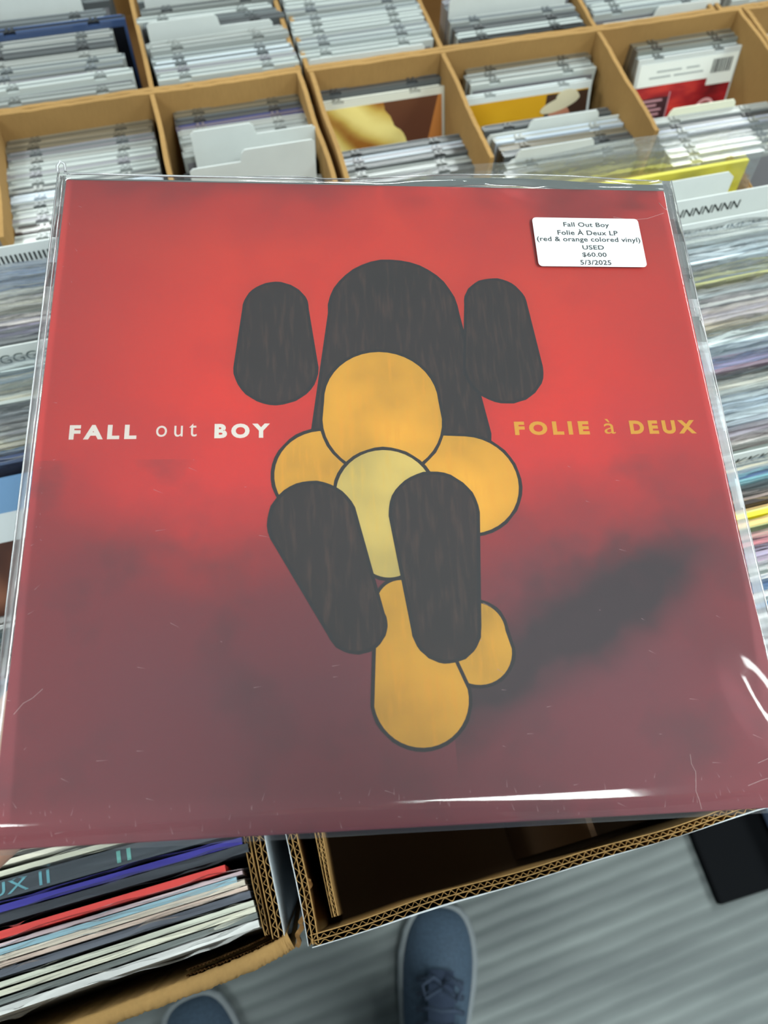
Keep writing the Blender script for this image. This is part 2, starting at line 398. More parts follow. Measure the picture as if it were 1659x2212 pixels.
left_near = [(1795,(215,212,195),.003),(1816,(196,198,180),.003),(1850,(46,54,62),.0105),(1890,(58,56,160),.004),(1912,(40,46,54),.005),(1946,(205,52,50),.0042),
 (1968,(190,170,175),.002),(1982,(150,190,205),.003),(1996,(226,206,190),.003),(2010,(214,192,178),.0022),(2028,(86,92,104),.004),(2052,(200,205,190),.003),(2070,(222,222,196),.003),(2088,(110,118,116),.003),(2108,(228,232,228),.004)]
prev = None; seq = []
for py, c in left_far: seq.append((at(50, py, ZL).y, c, .0032, rnd.uniform(.068, .074), rnd.uniform(-.006, .006)))
for py, c in left_mid: seq.append((at(30, py, ZL).y, c, .003, rnd.uniform(.040, .044), rnd.uniform(-.006, .006)))
for i, (py, c, th) in enumerate(left_near): seq.append((at(260, py, ZL-.006).y, c, th, .03, [0, 0, .0, .0, .005, .008, .012, .015, .018, .02, .022, .026, .03, .034, .036][i]))
near0 = len(left_far)+len(left_mid)
ends = [-.055, -.055, -.053, -.053, -.050, -.0655, -.056, -.0600, -.0555, -.0545, -.0535, -.0525, -.052, -.0515, -.0515]
for i, (y, c, th, tilt, yaw) in enumerate(seq):
    near = i >= near0; k = i-near0
    x = (ends[k]-.158) if near else XL+rnd.uniform(-.004, .003)
    if near:
        special = {2: 'thick charcoal boxed record with teal letters along its top, left carton', 3: 'violet-blue record jacket between two black ones in the left carton',
                   4: 'black record jacket directly in front of the violet-blue one', 5: 'bright red record jacket sitting slightly short of its neighbours', 14: 'white record jacket nearest the front wall of the left carton'}
        label = special.get(k, '%s record jacket in a clear bag, %s from the front of the left carton' % (colname(c), ordinal(len(seq)-1-i)))
    else: label = '%s record jacket in a clear bag, %s from the back of the left carton' % (colname(c), ordinal(i))
    t = record(x, y, (ZL-.006 if near else ZL)+(0 if near else rnd.uniform(-.005, .004)), c, label, GL, th, tilt, yaw, bag=(k != 5 or not near),
               edge=(245,248,246) if (near and k == 14) else ((60,56,160) if near and k == 3 else (225,70,66) if near and k == 5 else None))
    if near and k == 2:
        text('lettering', 'UX II', plain((105,170,185), .5), t, w=.036, h=.0075, loc=(.024, 0, .3133))
        text('lettering', 'II', plain((105,170,165), .5), t, w=.0085, h=.007, loc=(.086, 0, .3133))
GD = 'letter divider cards in the record cartons'
divider(XL-.003, at(50, 526, ZT+.018).y, ZT+.018, 'I'*62, 'white divider card lettered with a row of I at the back of the left carton', GD, tilt=.09, tw=.236, th=.0085, drop=.013, bold=.004, tx=.002)
divider(XL, at(50, 742, ZT+.016).y, ZT+.016, 'G'*26, 'white divider card lettered with a row of G in the left carton', GD, mat=plain((72,88,88), .5), tilt=.08, tw=.262, th=.0095, drop=.013)
# the record lying back in the gap of the left carton, its cover in sight
cov, nt, p = nodes('blurred_portrait_cover')
sep = nt.nodes.new('ShaderNodeSeparateXYZ'); nt.links.new(objco(nt), sep.inputs[0])
zz = math_(nt, 'ADD', sep.outputs['Z'], math_(nt, 'MULTIPLY', sep.outputs['X'], -.0))
nn_ = noise(nt, 16, 2, objco(nt, (1, 1, 1)))
brown = ramp(nt, nn_, [(.35, (22,14,14)), (.5, (78,46,36)), (.66, (140,92,70))])
nt.links.new(mixc(nt, math_(nt, 'GREATER_THAN', zz, .262), brown, mixc(nt, math_(nt, 'GREATER_THAN', zz, .286), lin((205,214,218)), lin((110,150,190)))), p.inputs['Base Color'])
p.inputs['Roughness'].default_value = .4
tl = .62; topL = at(20, 1030, ZL-.004)
t = thing('vinyl_record', 'record leaning back in the gap, brown portrait cover under a blue and white band', 'record', (XL+.002, topL.y-.313*math.sin(tl), topL.z-.313*math.cos(tl)), (-tl, 0, 0), GL)
build('jacket', MB().box(-.1565, .1565, -.0018, .0018, .001, .313), cov, t)

right = [(497,(205,214,216)),(508,(190,196,190)),(520,(150,165,172)),(532,(196,206,210)),(545,(130,150,165)),(556,(190,205,212)),(567,(215,225,228)),(579,(140,146,130)),(590,(128,146,166)),
 (603,(168,168,112)),(616,(178,172,170)),(628,(150,160,162)),(641,(160,170,170)),(654,(206,200,196)),(667,(196,186,192)),(680,(190,184,196)),(692,(196,184,160)),(704,(200,190,165)),(714,(96,108,96)),
 (725,(214,226,230)),(738,(200,214,222)),(749,(110,132,138)),(760,(160,172,182)),(772,(110,126,160)),(784,(124,134,176)),(794,(130,108,124)),(804,(22,24,28)),(815,(90,104,106)),(826,(190,186,172)),
 (839,(176,182,176)),(852,(160,170,172)),(865,(180,196,206)),(878,(160,182,204)),(891,(190,204,210)),(903,(180,194,200)),(915,(166,180,188)),(926,(150,154,168)),(938,(156,150,162)),(948,(100,86,92)),
 (958,(215,210,206)),(967,(96,84,80)),(977,(136,146,140))]  # glare on a few bags is put into their jacket colours
right2 = [(1012,(205,200,180)),(1021,(150,168,180)),(1030,(86,116,158)),(1040,(120,176,186)),(1052,(56,74,84)),(1063,(96,106,108)),(1073,(40,42,40)),(1083,(150,132,126)),(1090,(40,32,30)),(1103,(206,172,112)),
 (1112,(232,228,140)),(1120,(218,206,36)),(1138,(214,176,112)),(1146,(196,206,150)),(1154,(58,66,34)),(1162,(196,176,160)),(1172,(190,150,158)),(1182,(210,134,142)),(1193,(66,46,58)),
 (1206,(170,160,186)),(1217,(196,176,196)),(1229,(206,200,216)),(1242,(224,228,222)),(1252,(120,130,126)),(1260,(222,226,222)),(1270,(92,122,166)),(1282,(80,112,150)),(1295,(214,222,216)),(1306,(206,222,218)),
 (1318,(84,116,146)),(1330,(50,74,92)),(1340,(230,232,228)),(1352,(190,196,196)),(1366,(170,176,180)),(1382,(60,72,80)),(1400,(190,200,205)),(1425,(110,110,120)),(1455,(200,190,170)),(1490,(90,100,120))]
seqR = [(at(1600, py, ZR).y, c) for py, c in right+right2]
for i, (y, c) in enumerate(seqR):
    sp = {(218,206,36): 'plain yellow record jacket without a bag, beside the red album edge', (206,172,112): 'tan record jacket without a bag, just behind the plain yellow one',
          (40,32,30): 'dark brown speckled record jacket without a bag, behind the tan one', (22,24,28): 'black record jacket between lilac and grey ones in the right carton'}
    lab = sp.get(tuple(c), '%s record jacket in a clear bag, %s from the front of the right carton' % (colname(c), ordinal(len(seqR)-1-i)))
    nobag = tuple(c) in ((218,206,36),(206,172,112),(40,32,30),(232,228,140),(214,176,112),(58,66,34),(230,232,228))
    record(XR+rnd.uniform(-.002, .008), y, ZR+rnd.uniform(-.005, .004), c, lab, GR, .0034, rnd.uniform(.068, .074), rnd.uniform(-.004, .004), bag=not nobag)
for py, ch, sh, lab, mt, rx, tw, dr, bo in ((411, 'N'*22, 0, 'white divider card lettered with a bold row of N in the right carton', M_ink, 1596, .20, .0140, .004),
                          (464, 'M'*20, 0, 'white divider card lettered with a grey row of M, half under plastic', M_inkgrey, 1642, .20, .0120, .0),
                          (979, 'K'*20, .15, 'white divider card lettered with a thin row of K in the right carton', M_ink, 1700, .20, .0110, .0)):
    zt = ZR+.013; y = at(1600, py, zt).y
    re = at(rx, py+20, zt-.012).x; cx_ = re-tw/2
    divider(XR+.005, y, zt, ch, lab, GD, mat=mt, tilt=.08, tw=tw, th=.0088, drop=dr, italic=sh, bold=bo, tx=cx_-(XR+.005), yaw=0)
# tabbed white card and the tall bag with the yellow jacket at the very back
zt = ZR+.012; pt = at(1590, 368, zt)
divider(pt.x-.150, pt.y, zt, None, 'blank white tabbed divider card in front of the yellow jacket', GD, tilt=.12,
        shape=[(-.155,0),(.158,0),(.158,.268),(.150,.274),(.150,.294),(.143,.30),(-.15,.30),(-.155,.294)])
pt = at(1618, 345, ZR+.004)
t = thing('vinyl_record', 'yellow record jacket low in a tall clear bag at the back of the right carton', 'record', (pt.x-.1565, pt.y-.03, ZR+.004-.3115), (-.10, 0, 0), GR)
link('jacket', jacket_mesh((226,214,52), .004, (240,232,90)), t)
def tallbag(u, v, s=1):
    return ((u-.5)*.34, s*(.0045*min(1, min(u, 1-u)*12)+.0005)+v**8*.003*math.sin(u*13), v*.349+.001*math.sin(u*17)*v)
mb = MB()
for s in (-1, 1): mb.grid(lambda u, v, s=s: tallbag(u, v, s), 50, 24, flip=(s > 0))
build('outer_bag', mb, M_bag, t, smooth=True)

# ------------------------------------------------------------------ disc cartons
def cd_carton(label, xs, y0, y1, h0=CDF, front=True, walls=None):
    t = thing('disc_carton', label, 'box', (0, 0, 0)); w2 = .0022
    for i, x in enumerate(xs):
        end = i in (0, len(xs)-1)
        xx = x+(.0028 if i == 0 else -.0028 if i == len(xs)-1 else 0)
        o = build('side_wall' if end else 'divider', wavy(xx-w2, xx+w2, y0, y1, h0, ZT-(0 if end else .001), i), M_card, t)
    for nme, yy in (('front_wall', y0), ('back_wall', y1)):
        top = (ZT-.055) if nme == 'front_wall' and not front else ZT
        build(nme, wavyx(xs[0], xs[-1], yy-w2, yy+w2, h0, top, 5), M_card, t)
    build('carton_floor', MB().box(xs[0], xs[-1], y0, y1, h0, h0+.004), M_cardD, t)
    return t
def wavy(x0, x1, y0, y1, z0, z1, sd):
    r = random.Random(sd); ph = r.uniform(0, 6); mb = MB(); n = 40; v = []
    for i in range(n+1):
        y = y0+(y1-y0)*i/n; d = math.sin(i*.25+ph)*.0006; j = r.uniform(-.0004, .0004)
        v += [(x0, y, z0), (x0+d, y, z1+j), (x1+d, y, z1+j), (x1, y, z0)]
    f = [(0,1,2,3), (n*4+3, n*4+2, n*4+1, n*4)]
    for i in range(n):
        a = i*4; b = a+4; f += [(a, b, b+1, a+1), (a+1, b+1, b+2, a+2), (a+2, b+2, b+3, a+3)]
    return mb.add(v, f)
def wavyx(x0, x1, y0, y1, z0, z1, sd):
    mb = wavy(y0, y1, x0, x1, z0, z1, sd); mb.v = [(b, a, c) for a, b, c in mb.v]; mb.f = [q[::-1] for q in mb.f]; return mb
YW = .752
C0, C1, C2, C3, C4, C5, C6 = -.166, -.0105, .142, .289, .4625, .634, .80
cd_carton('two-cell cardboard disc carton nearest the top left corner of the album', [C0, C1, C2-.0032], .590, YW-.0025, front=False)
cd_carton('three-cell cardboard disc carton behind the price sticker side', [C2+.0032, C3, C4, C5], .590, YW-.0025, front=False)
cd_carton('cardboard disc carton cut off at the right edge, front row', [C5+.002, C6], .590, YW-.0025, front=False)
cd_carton('two-cell cardboard disc carton in the far row, left', [C0-.018, C1, C2-.0022], YW+.0025, 1.12)
cd_carton('three-cell cardboard disc carton in the far row, middle', [C2+.0022, C3, C4, C5-.030], YW+.0025, 1.12)
cd_carton('cardboard disc carton in the far row, right', [C5-.026, C6], YW+.0025, 1.12)

_cm = {}
M_tray = {}
def tray_mat(c, r=.22):
    return plain(c, r, .6, coat=.3)
def cd_meshes(W, H, lid, tray):
    k = (W, H, tuple(lid), tuple(tray))
    if k in _cm: return _cm[k]
    a = W/2
    # back shell with raised hinge lugs and a stepped rim; lid shell in front with two notches in its top
    b = MB().box(-a, a, -.0015, .0049, 0, H-.0010)
    for x in (-a*.62, a*.55): b.box(x-.004, x-.0012, -.0022, .0040, H-.0012, H+.0004).box(x+.0012, x+.004, -.0022, .0040, H-.0012, H+.0004)
    l = MB()
    segs = [(-a, -a*.62-.006), (-a*.62+.006, a*.55-.006), (a*.55+.006, a)]
    l.box(-a, a, -.0051, -.0022, .0005, H-.0030)
    for s0, s1 in segs: l.box(s0, s1, -.0051, -.0024, H-.0030, H)
    rim = MB().box(-a+.003, a-.003, .0030, .0044, H-.0010, H-.0002)
    bk = MB().box(-a+.003, a-.003, -.0054, -.0051, .004, H-.007)
    _cm[k] = (b.mesh('back_shell', tray_mat(tray)), l.mesh('lid', tray_mat(lid, .12)), rim.mesh('rim', tray_mat([min(255, v*1.1+10) for v in lid], .15)), bk)
    return _cm[k]
GREYS = [(118,122,120),(140,143,140),(98,104,106),(158,161,158),(82,86,88),(126,126,132),(108,114,118)]
def cd(x, y, ztop, label, group, W=.142, H=.125, lid=None, tray=None, book=(120,120,125), tilt=.05, yaw=0, cover=None):
    lid = lid or GREYS[rnd.randrange(7)]; tray = tray or GREYS[rnd.randrange(7)]
    b, l, rm, bk = cd_meshes(W, H, lid, tray)
    t = thing('disc_case', label, 'disc case', (x, y-H*math.sin(tilt), ztop-H*math.cos(tilt)), (-tilt, 0, yaw), group)
    link('back_shell', b, t); link('lid', l, t); link('rim', rm, t)
    link('booklet', bk.mesh('booklet', cover or plain(book, .15, .6)), t)
    return t
def cdcard(x, y, ztop, label, group, w=.138, tab=(0, .5), tabh=.010, tilt=.06, yaw=0, c=None, H=.135):
    a = w/2; t0, t1 = -a+w*tab[0], -a+w*tab[1]; h = H-tabh
    pts = [(-a, 0), (a, 0), (a, h-.003), (a-.003, h)]
    if t1 < a-.004: pts += [(t1+.002, h), (t1, H-.003), (t1-.003, H)]
    else: pts = pts[:2]+[(a, H-.003), (a-.003, H)]
    if t0 > -a+.004: pts += [(t0+.003, H), (t0, H-.003), (t0-.002, h), (-a+.003, h), (-a, h-.003)]
    else: pts += [(-a+.003, H), (-a, H-.003)]
    t = tag(build('divider_card', MB().frontprism(pts, -.0005, .0005), c or M_white, None, loc=(x, y-H*math.sin(tilt), ztop-H*math.cos(tilt)), rot=(-tilt, 0, yaw)), label, 'divider card', group)
    return t
# --- cell contents, items from back to front: ('c', n, {options}) or ('d', options)
def fill(cell, xc, y, z, items, pitch=.0106, sx=.003, group=None):
    n = 0
    for it in items:
        kind, kw = it[0], dict(it[1]); step = kw.pop('step', None); gap = kw.pop('gap', 0); y -= gap
        dz = kw.pop('dz', 0); dx = kw.pop('dx', rnd.uniform(-sx, sx)); lab = kw.pop('lab', None)
        if kind == 'c':
            kw.setdefault('yaw', rnd.uniform(-.012, .012))
            cn = colname(kw.get('lid') or kw.get('book') or (150,150,150)) if ('lid' in kw or 'book' in kw) else 'clear grey'
            cd(xc+dx, y, z+dz+rnd.uniform(-.0012, .0012), lab or '%s disc case, %s from the back of %s' % (cn, ordinal(n), cell), 'disc cases in '+cell, **kw)
            y -= step or pitch
        else:
            cdcard(xc+dx, y, z+dz, lab or 'white tabbed card among the discs, place %s from the back of %s' % (ordinal(n), cell), 'divider cards among the discs', **kw)
            y -= step or .003
        n += 1
    return y
W8 = dict(lid=(178,185,183), tray=(132,138,137)); K8 = dict(lid=(24,26,28), tray=(30,32,34)); G = {}
Lt = dict(lid=(150,155,153)); Dk = dict(lid=(84,88,90), tray=(66,68,70))
Wt = dict(lid=(160,168,168), tray=(112,118,120))
bwn = dict(lid=(116,108,92), tray=(98,92,80))
# near row
fill('leftmost near cell', -.089, YW-.010, ZT-.026,
     [('c', bwn), ('c', bwn), ('c', G), ('c', Lt), ('c', dict(W8)), ('c', dict(Lt)), ('c', dict(W8)), ('c', G), ('c', dict(lid=(196,206,216), tray=(170,180,190))), ('c', dict(Lt)),
      ('c', dict(W8)), ('c', dict(Lt)), ('c', dict(lid=(60,50,50), tray=(190,190,188))), ('c', dict(W8, dx=-.003)), ('c', dict(W8))], pitch=.0099, sx=.0016)
fill('near cell left of double wall', .0700, YW-.008, ZT-.023,
     [('c', dict(bwn, W=.130)), ('c', dict(Dk, W=.130)), ('c', dict(lid=(52,56,104), tray=(110,104,116), book=(60,60,120), W=.130)), ('c', dict(W=.130)), ('c', dict(Lt, W=.130)), ('c', dict(W=.130)), ('c', dict(Lt, W=.130))], sx=.0015, pitch=.0100)
pt = at(562, 262, ZT+.016)
cdcard(pt.x-.007, pt.y, ZT+.016, 'white card with its tab at the left, before the tall white card', 'divider cards among the discs', w=.118, H=.165, tab=(0, .50), tabh=.012, tilt=.03)
cd(.0665, pt.y-.010, ZT-.024, 'black disc case between two white cards left of the double wall', 'disc cases in sight between cards', W=.130, tilt=.03, **K8)
pt2 = at(560, 318, ZT+.018)
cdcard(.0665, min(pt2.y, pt.y-.018), ZT+.018, 'tall blank white card in the cell left of the double wall', 'divider cards among the discs', w=.118, H=.165, tab=(.42, 1), tabh=.012, tilt=.03)
fill('white card cell front', .0665, pt.y-.030, ZT-.03, [('c', dict(W=.130)), ('c', dict(W=.130))], sx=.001)
# cover prints
def cover_mat(kind):
    m, nt, p = nodes(kind+'_cover_print'); p.inputs['Roughness'].default_value = .22
    if kind == 'cloth':
        n = noise(nt, 22, 3, objco(nt, (1, 1, 1.3), (.3, 0, .1)))
        wv = nt.nodes.new('ShaderNodeTexWave'); wv.inputs['Scale'].default_value = 7; wv.inputs['Distortion'].default_value = 7; wv.inputs['Detail'].default_value = 1
        nt.links.new(objco(nt, rot=(0, .8, 0)), wv.inputs[0])
        cloth = ramp(nt, math_(nt, 'MULTIPLY_ADD', wv.outputs['Fac'], .6, math_(nt, 'MULTIPLY', n, .5)), [(.25, (150,96,40)), (.5, (196,166,84)), (.8, (226,208,130))])
        sep = nt.nodes.new('ShaderNodeSeparateXYZ'); nt.links.new(objco(nt), sep.inputs[0])
        bd = math_(nt, 'ADD', sep.outputs['X'], math_(nt, 'MULTIPLY_ADD', sep.outputs['Z'], .55, math_(nt, 'MULTIPLY', n, .03)))
        a = mixc(nt, math_(nt, 'GREATER_THAN', bd, .082), cloth, lin((92,56,40)))
        bd2 = math_(nt, 'SUBTRACT', sep.outputs['X'], math_(nt, 'MULTIPLY', sep.outputs['Z'], .28))
        a = mixc(nt, math_(nt, 'GREATER_THAN', bd2, .031), a, lin((176,112,58)))
        bd3 = math_(nt, 'ADD', sep.outputs['X'], math_(nt, 'MULTIPLY', n, .03))
        a = mixc(nt, math_(nt, 'LESS_THAN', bd3, -.045), a, lin((110,62,36)))
        nt.links.new(a, p.inputs['Base Color'])
    if kind == 'yellow':
        n = noise(nt, 10, 2, objco(nt)); nt.links.new(ramp(nt, n, [(.3, (178,128,18)), (.7, (206,160,40))]), p.inputs['Base Color'])
    if kind == 'red':
        n = noise(nt, 18, 3, objco(nt, (1, 1, 2.4))); nt.links.new(ramp(nt, n, [(.3, (70,20,28)), (.5, (150,30,38)), (.68, (205,60,50))]), p.inputs['Base Color'])
    return m
fill('near cell right of double wall', .2155, YW-.008, ZT-.024, [('c', dict(Dk, dx=0))], sx=.001)
cloth_y = min(at(820, 186, ZT-.024).y, YW-.019)
cd(.2155, cloth_y, ZT-.026, 'disc case leaning back, cover of yellow cloth folds and brown', 'disc cases with covers in sight', lid=(204,204,192), tray=(160,160,152), cover=cover_mat('cloth'), tilt=.36)
y = at(856, 314, ZT-.036).y
fill('front stack right of double wall', .2165, y, ZT-.036, [('c', dict(Dk)), ('c', dict(lid=(170,180,190))), ('c', dict(Dk)), ('c', dict(Lt)), ('c', dict(Dk))], sx=.002)
# yellow cover cell
fill('golden cover cell', .378, YW-.008, ZT-.022, [('c', dict(bwn, dx=.008)), ('c', dict(Lt, dx=.004)), ('c', dict(W8, dx=.006))], sx=.001, pitch=.0098)
gold = cd(.378-.004, min(at(1140, 190, ZT-.026).y, YW-.038), ZT-.026, 'disc case leaning back with a golden cover and a figure in a pale hat', 'disc cases with covers in sight', lid=(196,203,203), tray=(150,156,156), tilt=.30, cover=cover_mat('yellow'))
text('lettering', 'TOBY KEITH', plain((70,58,20), .4), gold, w=.062, h=.007, loc=(-.026, -.0056, .082), rot=(math.pi/2, 0, 0), bold=.01)
build('printed_line', MB().box(-.045, .004, -.0056, -.0054, .070, .0725), plain((200,180,140), .4), gold)
def ell(cx, cz, a, b, y, n=28, rot=0):
    return [(cx+a*math.cos(t)*math.cos(rot)-b*math.sin(t)*math.sin(rot), cz+a*math.cos(t)*math.sin(rot)+b*math.sin(t)*math.cos(rot)) for t in [2*math.pi*k/n for k in range(n)]]
pr = MB().frontprism([(.012,.004),(.068,.004),(.068,.117),(.020,.117)], -.0056, -.0054, 0)
pr.frontprism(ell(.036, .088, .014, .017, 0), -.0058, -.0056, 1).frontprism(ell(.036, .106, .023, .0065, 0, rot=.25), -.0060, -.0058, 2).frontprism(ell(.044, .112, .013, .008, 0), -.0061, -.0059, 2)
build('printed_portrait', pr, [plain((62,44,34), .3), plain((176,118,94), .3), plain((196,188,160), .3)], gold)
yy = at(1195, 254, ZT-.033).y
fill('stack before golden cover', .384, yy, ZT-.034,
     [('c', dict(Dk, dx=-.002, step=.009)), ('d', dict(dx=.005, dz=.010, w=.152, tab=(.30, .80), lab='white tabbed card just in front of the golden cover', step=.010)), ('c', dict(lid=(170,182,196), dx=.004)), ('c', dict(bwn, dx=.006)), ('c', dict(Dk, dx=.006, step=.009)),
      ('d', dict(dx=.014, dz=.011, w=.150, tab=(.05, .60), lab='white tabbed card nearest the album in the golden cover cell', step=.008)), ('c', dict(Lt, dx=.003)), ('c', dict(Dk))], sx=.001)
# red back cover cell
fill('red back cover cell', .5675, YW-.008, ZT-.020, [('c', dict(bwn, W=.125, H=.135, dx=.001)), ('c', dict(lid=(120,124,118), tray=(88,86,82), W=.125, H=.135, dx=.002))], sx=.001, pitch=.0098)
rd = cd(.5675, min(at(1475, 112, ZT-.022).y, YW-.0285), ZT-.022, 'disc case showing a dark red back cover with white band and barcode', 'disc cases with covers in sight', W=.125, H=.142, lid=(196,203,203), tray=(120,126,126), tilt=.22, cover=cover_mat('red'))
wt = plain((226,232,228), .3); pp = MB().box(-.0595, .0595, -.0057, -.0054, .112, .1365).box(.028, .0595, -.0057, -.0054, .104, .112)
build('white_band', pp, wt, rd)
bc = MB(); x = .030; rb = random.Random(3)
while x < .054:
    wd = rb.choice((.0006, .001, .0015)); bc.box(x, x+wd, -.0059, -.0057, .117, .132); x += wd+rb.choice((.0007, .0012))
build('barcode', bc, M_ink, rd)
tl_ = MB(); 
for k in range(9):
    tl_.box(-.052, -.052+rb.uniform(.022, .032), -.0057, -.0055, .094-k*.0052, .0965-k*.0052)
build('track_list', tl_, plain((176,132,142), .4), rd)
build('printed_panel', MB().box(-.0585, -.0145, -.00555, -.0054, .01, .098), plain((58,30,38), .3), rd)
build('frame_line', MB().box(-.016, -.0145, -.0057, -.0054, .01, .103), plain((170,130,140), .3), rd)
pts = ell(.034, .077, .0125, .0125, 0); pin = ell(.034, .077, .009, .009, 0)
ring = MB(); n = len(pts); ring.add([(a, -.0057, b) for a, b in pts]+[(a, -.0057, b) for a, b in pin], [(i, (i+1) % n, n+(i+1) % n, n+i) for i in range(n)])
ring.box(.026, .042, -.0058, -.0056, .0758, .0776)
build('round_emblem', ring, plain((216,160,164), .3), rd)
build('green_patch', MB().frontprism(ell(.022, .050, .018, .006, 0), -.0057, -.0054), plain((40,150,100), .3), rd)
text('lettering', 'LORD NINE PURE', plain((110,116,120), .4), rd, w=.05, h=.003, loc=(-.010, -.0059, .129), rot=(math.pi/2, 0, 0)) if False else None
bl2 = MB()
for k, (a, b) in enumerate(((-.038, -.008), (-.002, .014), (-.046, -.020), (-.016, .020))): bl2.box(a, b, -.0059, -.0057, .1260-(k//2)*.006, .1280-(k//2)*.006)
build('small_print', bl2, plain((160,168,168), .4), rd)
yy = at(1535, 222, ZT-.026).y
fill('stack before red back cover', .5545, yy, ZT-.034,
     [('d', dict(dx=.0, dz=.008, w=.152, tab=(.22, .72), lab='cream tabbed card just in front of the red back cover', c=plain((226,228,206), .5), step=.006)), ('c', dict(Lt, dx=.004)), ('c', dict(Dk, dx=.002)), ('c', dict(lid=(150,156,172), dx=.004)),
      ('c', dict(Dk, dx=.003)), ('c', dict(lid=(196,200,196), dx=.004)), ('c', dict(lid=(190,192,176), dx=.003)), ('c', dict(Lt, dx=.002))], sx=.001, pitch=.0100)
fill('right edge near cell', .715, YW-.014, ZT-.030, [('c', dict(W8)), ('c', dict(lid=(50,60,150), tray=(90,90,120), book=(30,40,120)))])
# far row (front to back: y grows), listed from the front
def fillback(cell, xc, y, z, items, pitch=.0108, sx=.003):
    n = 0
    for it in items:
        kind, kw = it[0], dict(it[1]); dz = kw.pop('dz', 0); dx = kw.pop('dx', rnd.uniform(-sx, sx)); lab = kw.pop('lab', None); step = kw.pop('step', None)
        if kind == 'c':
            kw.setdefault('yaw', rnd.uniform(-.012, .012)); cn = colname(kw['lid']) if 'lid' in kw else 'clear grey'
            cd(xc+dx, y, z+dz+rnd.uniform(-.0015, .0015), lab or '%s disc case, %s from the front of %s' % (cn, ordinal(n), cell), 'disc cases in '+cell, **kw); y += step or pitch
        else:
            y += .002; cdcard(xc+dx, y, z+dz, lab or 'white tabbed card, place %s from the front of %s' % (ordinal(n), cell), 'divider cards among the discs', **kw); y += step or .009
        n += 1
ZF = ZT+.002
fillback('far left cell', -.104, YW+.013, ZF,
   [('c', dict(Lt, dx=.008)), ('c', dict(W8, dx=.009, dz=.004)), ('c', dict(dx=.001)), ('c', dict(dx=.001)), ('c', dict(Lt, dx=.004)), ('c', dict(dx=-.003)), ('c', dict(Dk, dx=-.003)), ('c', dict(dx=-.004)), ('c', dict(dx=-.003)),
    ('c', dict(lid=(56,74,110), tray=(24,28,36), book=(16,18,24), dx=.012, dz=.004, lab='dark blue disc case sticking out in the far left cell')), ('c', dict(Lt, dx=-.006)), ('c', dict(dx=-.006)),
    ('d', dict(dx=-.02, dz=.016, w=.125, tab=(0, 1), H=.145, lab='large blank white card in the far left cell')), ('c', dict(dx=.0)), ('d', dict(dx=-.024, dz=.012, w=.13, tab=(0, 1))), ('c', dict(dx=-.004)), ('c', dict(Lt)), ('c', G), ('c', G), ('c', G)])
fillback('second far cell', .0665, YW+.013, ZF,
   [('c', dict(W8, dx=.002)), ('c', dict(Lt, dx=.002)), ('c', dict(lid=(190,200,206), dx=.001)), ('c', dict(Wt, dx=.0)), ('c', dict(Lt, dx=.001, dz=.003)), ('c', dict(Lt, dx=-.002)),
    ('d', dict(dx=-.004, dz=.014, w=.128, tab=(0, .56), tabh=.012, H=.145, lab='white card with a left tab in the far cell behind the album corner')), ('c', dict(Dk, dx=.004)), ('c', dict(dx=.0)), ('c', dict(W8, dx=-.006)), ('c', dict(dx=0)),
    ('d', dict(dx=.0, dz=.014, w=.13, tab=(0, 1))), ('c', G), ('c', G), ('c', G)], sx=.002)
fillback('far cell above double wall', .2165, YW+.011, ZF,
   [('d', dict(dx=-.005, dz=-.002, w=.125, tab=(0, 1)))]+[('c', dict([W8, Wt, Lt, W8][k % 4], dx=-.003+.001*(k % 3))) for k in range(12)]+[('c', G)]*2, sx=.002, pitch=.0112)
fillback('fourth far cell', .386, YW+.014, ZF-.004,
   [('c', dict(K8, dx=-.002, step=.009)), ('c', dict(W8, dx=-.003)), ('c', dict(Dk, dx=-.002)), ('c', dict(Lt, dx=-.004)), ('d', dict(dx=-.005, dz=.016, w=.135, tab=(0, 1), H=.15, lab='large blank white card in the fourth far cell')), ('c', G), ('c', G)], sx=.002)
fillback('far cell above red cover', .541, YW+.012, ZF,
   [('d', dict(dx=.004, dz=.002, w=.14, tab=(.45, 1)))]+[('c', dict(W8 if k % 2 else Wt, dx=-.004+.002*(k % 2))) for k in range(6)], sx=.002)
fillback('top right far cell', .70, YW+.014, ZF, [('c', dict(W8)), ('c', dict(Wt)), ('c', dict(Lt))])

# ------------------------------------------------------------------ the album
TL, TR_, BR_, BL_ = [Vector(v) for v in ((-.0573,.3608,-.3002),(.2506,.2956,-.3118),(.1848,-.0114,-.3388),(-.123,.0538,-.3271))]
ex = ((TR_-TL)+(BR_-BL_)).normalized(); ey = ((TL-BL_)+(TR_-BR_)); ey = (ey-ex*ey.dot(ex)).normalized(); ez = ex.cross(ey)
ctr = (TL+TR_+BR_+BL_)/4
A = .315
org = ctr-ex*A/2+ey*A/2                     # local origin: top left corner, x right, y = -down
alb = thing('record_album', 'red record album in a clear sleeve with white price sticker, held flat over the cartons', 'record album')
alb.matrix_world = Matrix.Translation(org+Vector((0, 0, CH))) @ Matrix((ex, ey, ez)).transposed().to_4x4()
U = lambda u, v, z=0: (u*A, -v*A, z)
m, nt, p = nodes('album_cover_print')
sep = nt.nodes.new('ShaderNodeSeparateXYZ'); nt.links.new(objco(nt, (1/A, -1/A, 1)), sep.inputs[0])
u_, v_ = sep.outputs['X'], sep.outputs['Y']
n1 = noise(nt, 9, 5, objco(nt), .55); n2 = noise(nt, 26, 4, objco(nt, loc=(3, 1, 0))); n3 = noise(nt, 900, 2, objco(nt))
vv = math_(nt, 'ADD', v_, math_(nt, 'MULTIPLY', math_(nt, 'SUBTRACT', n1, .5), .46))
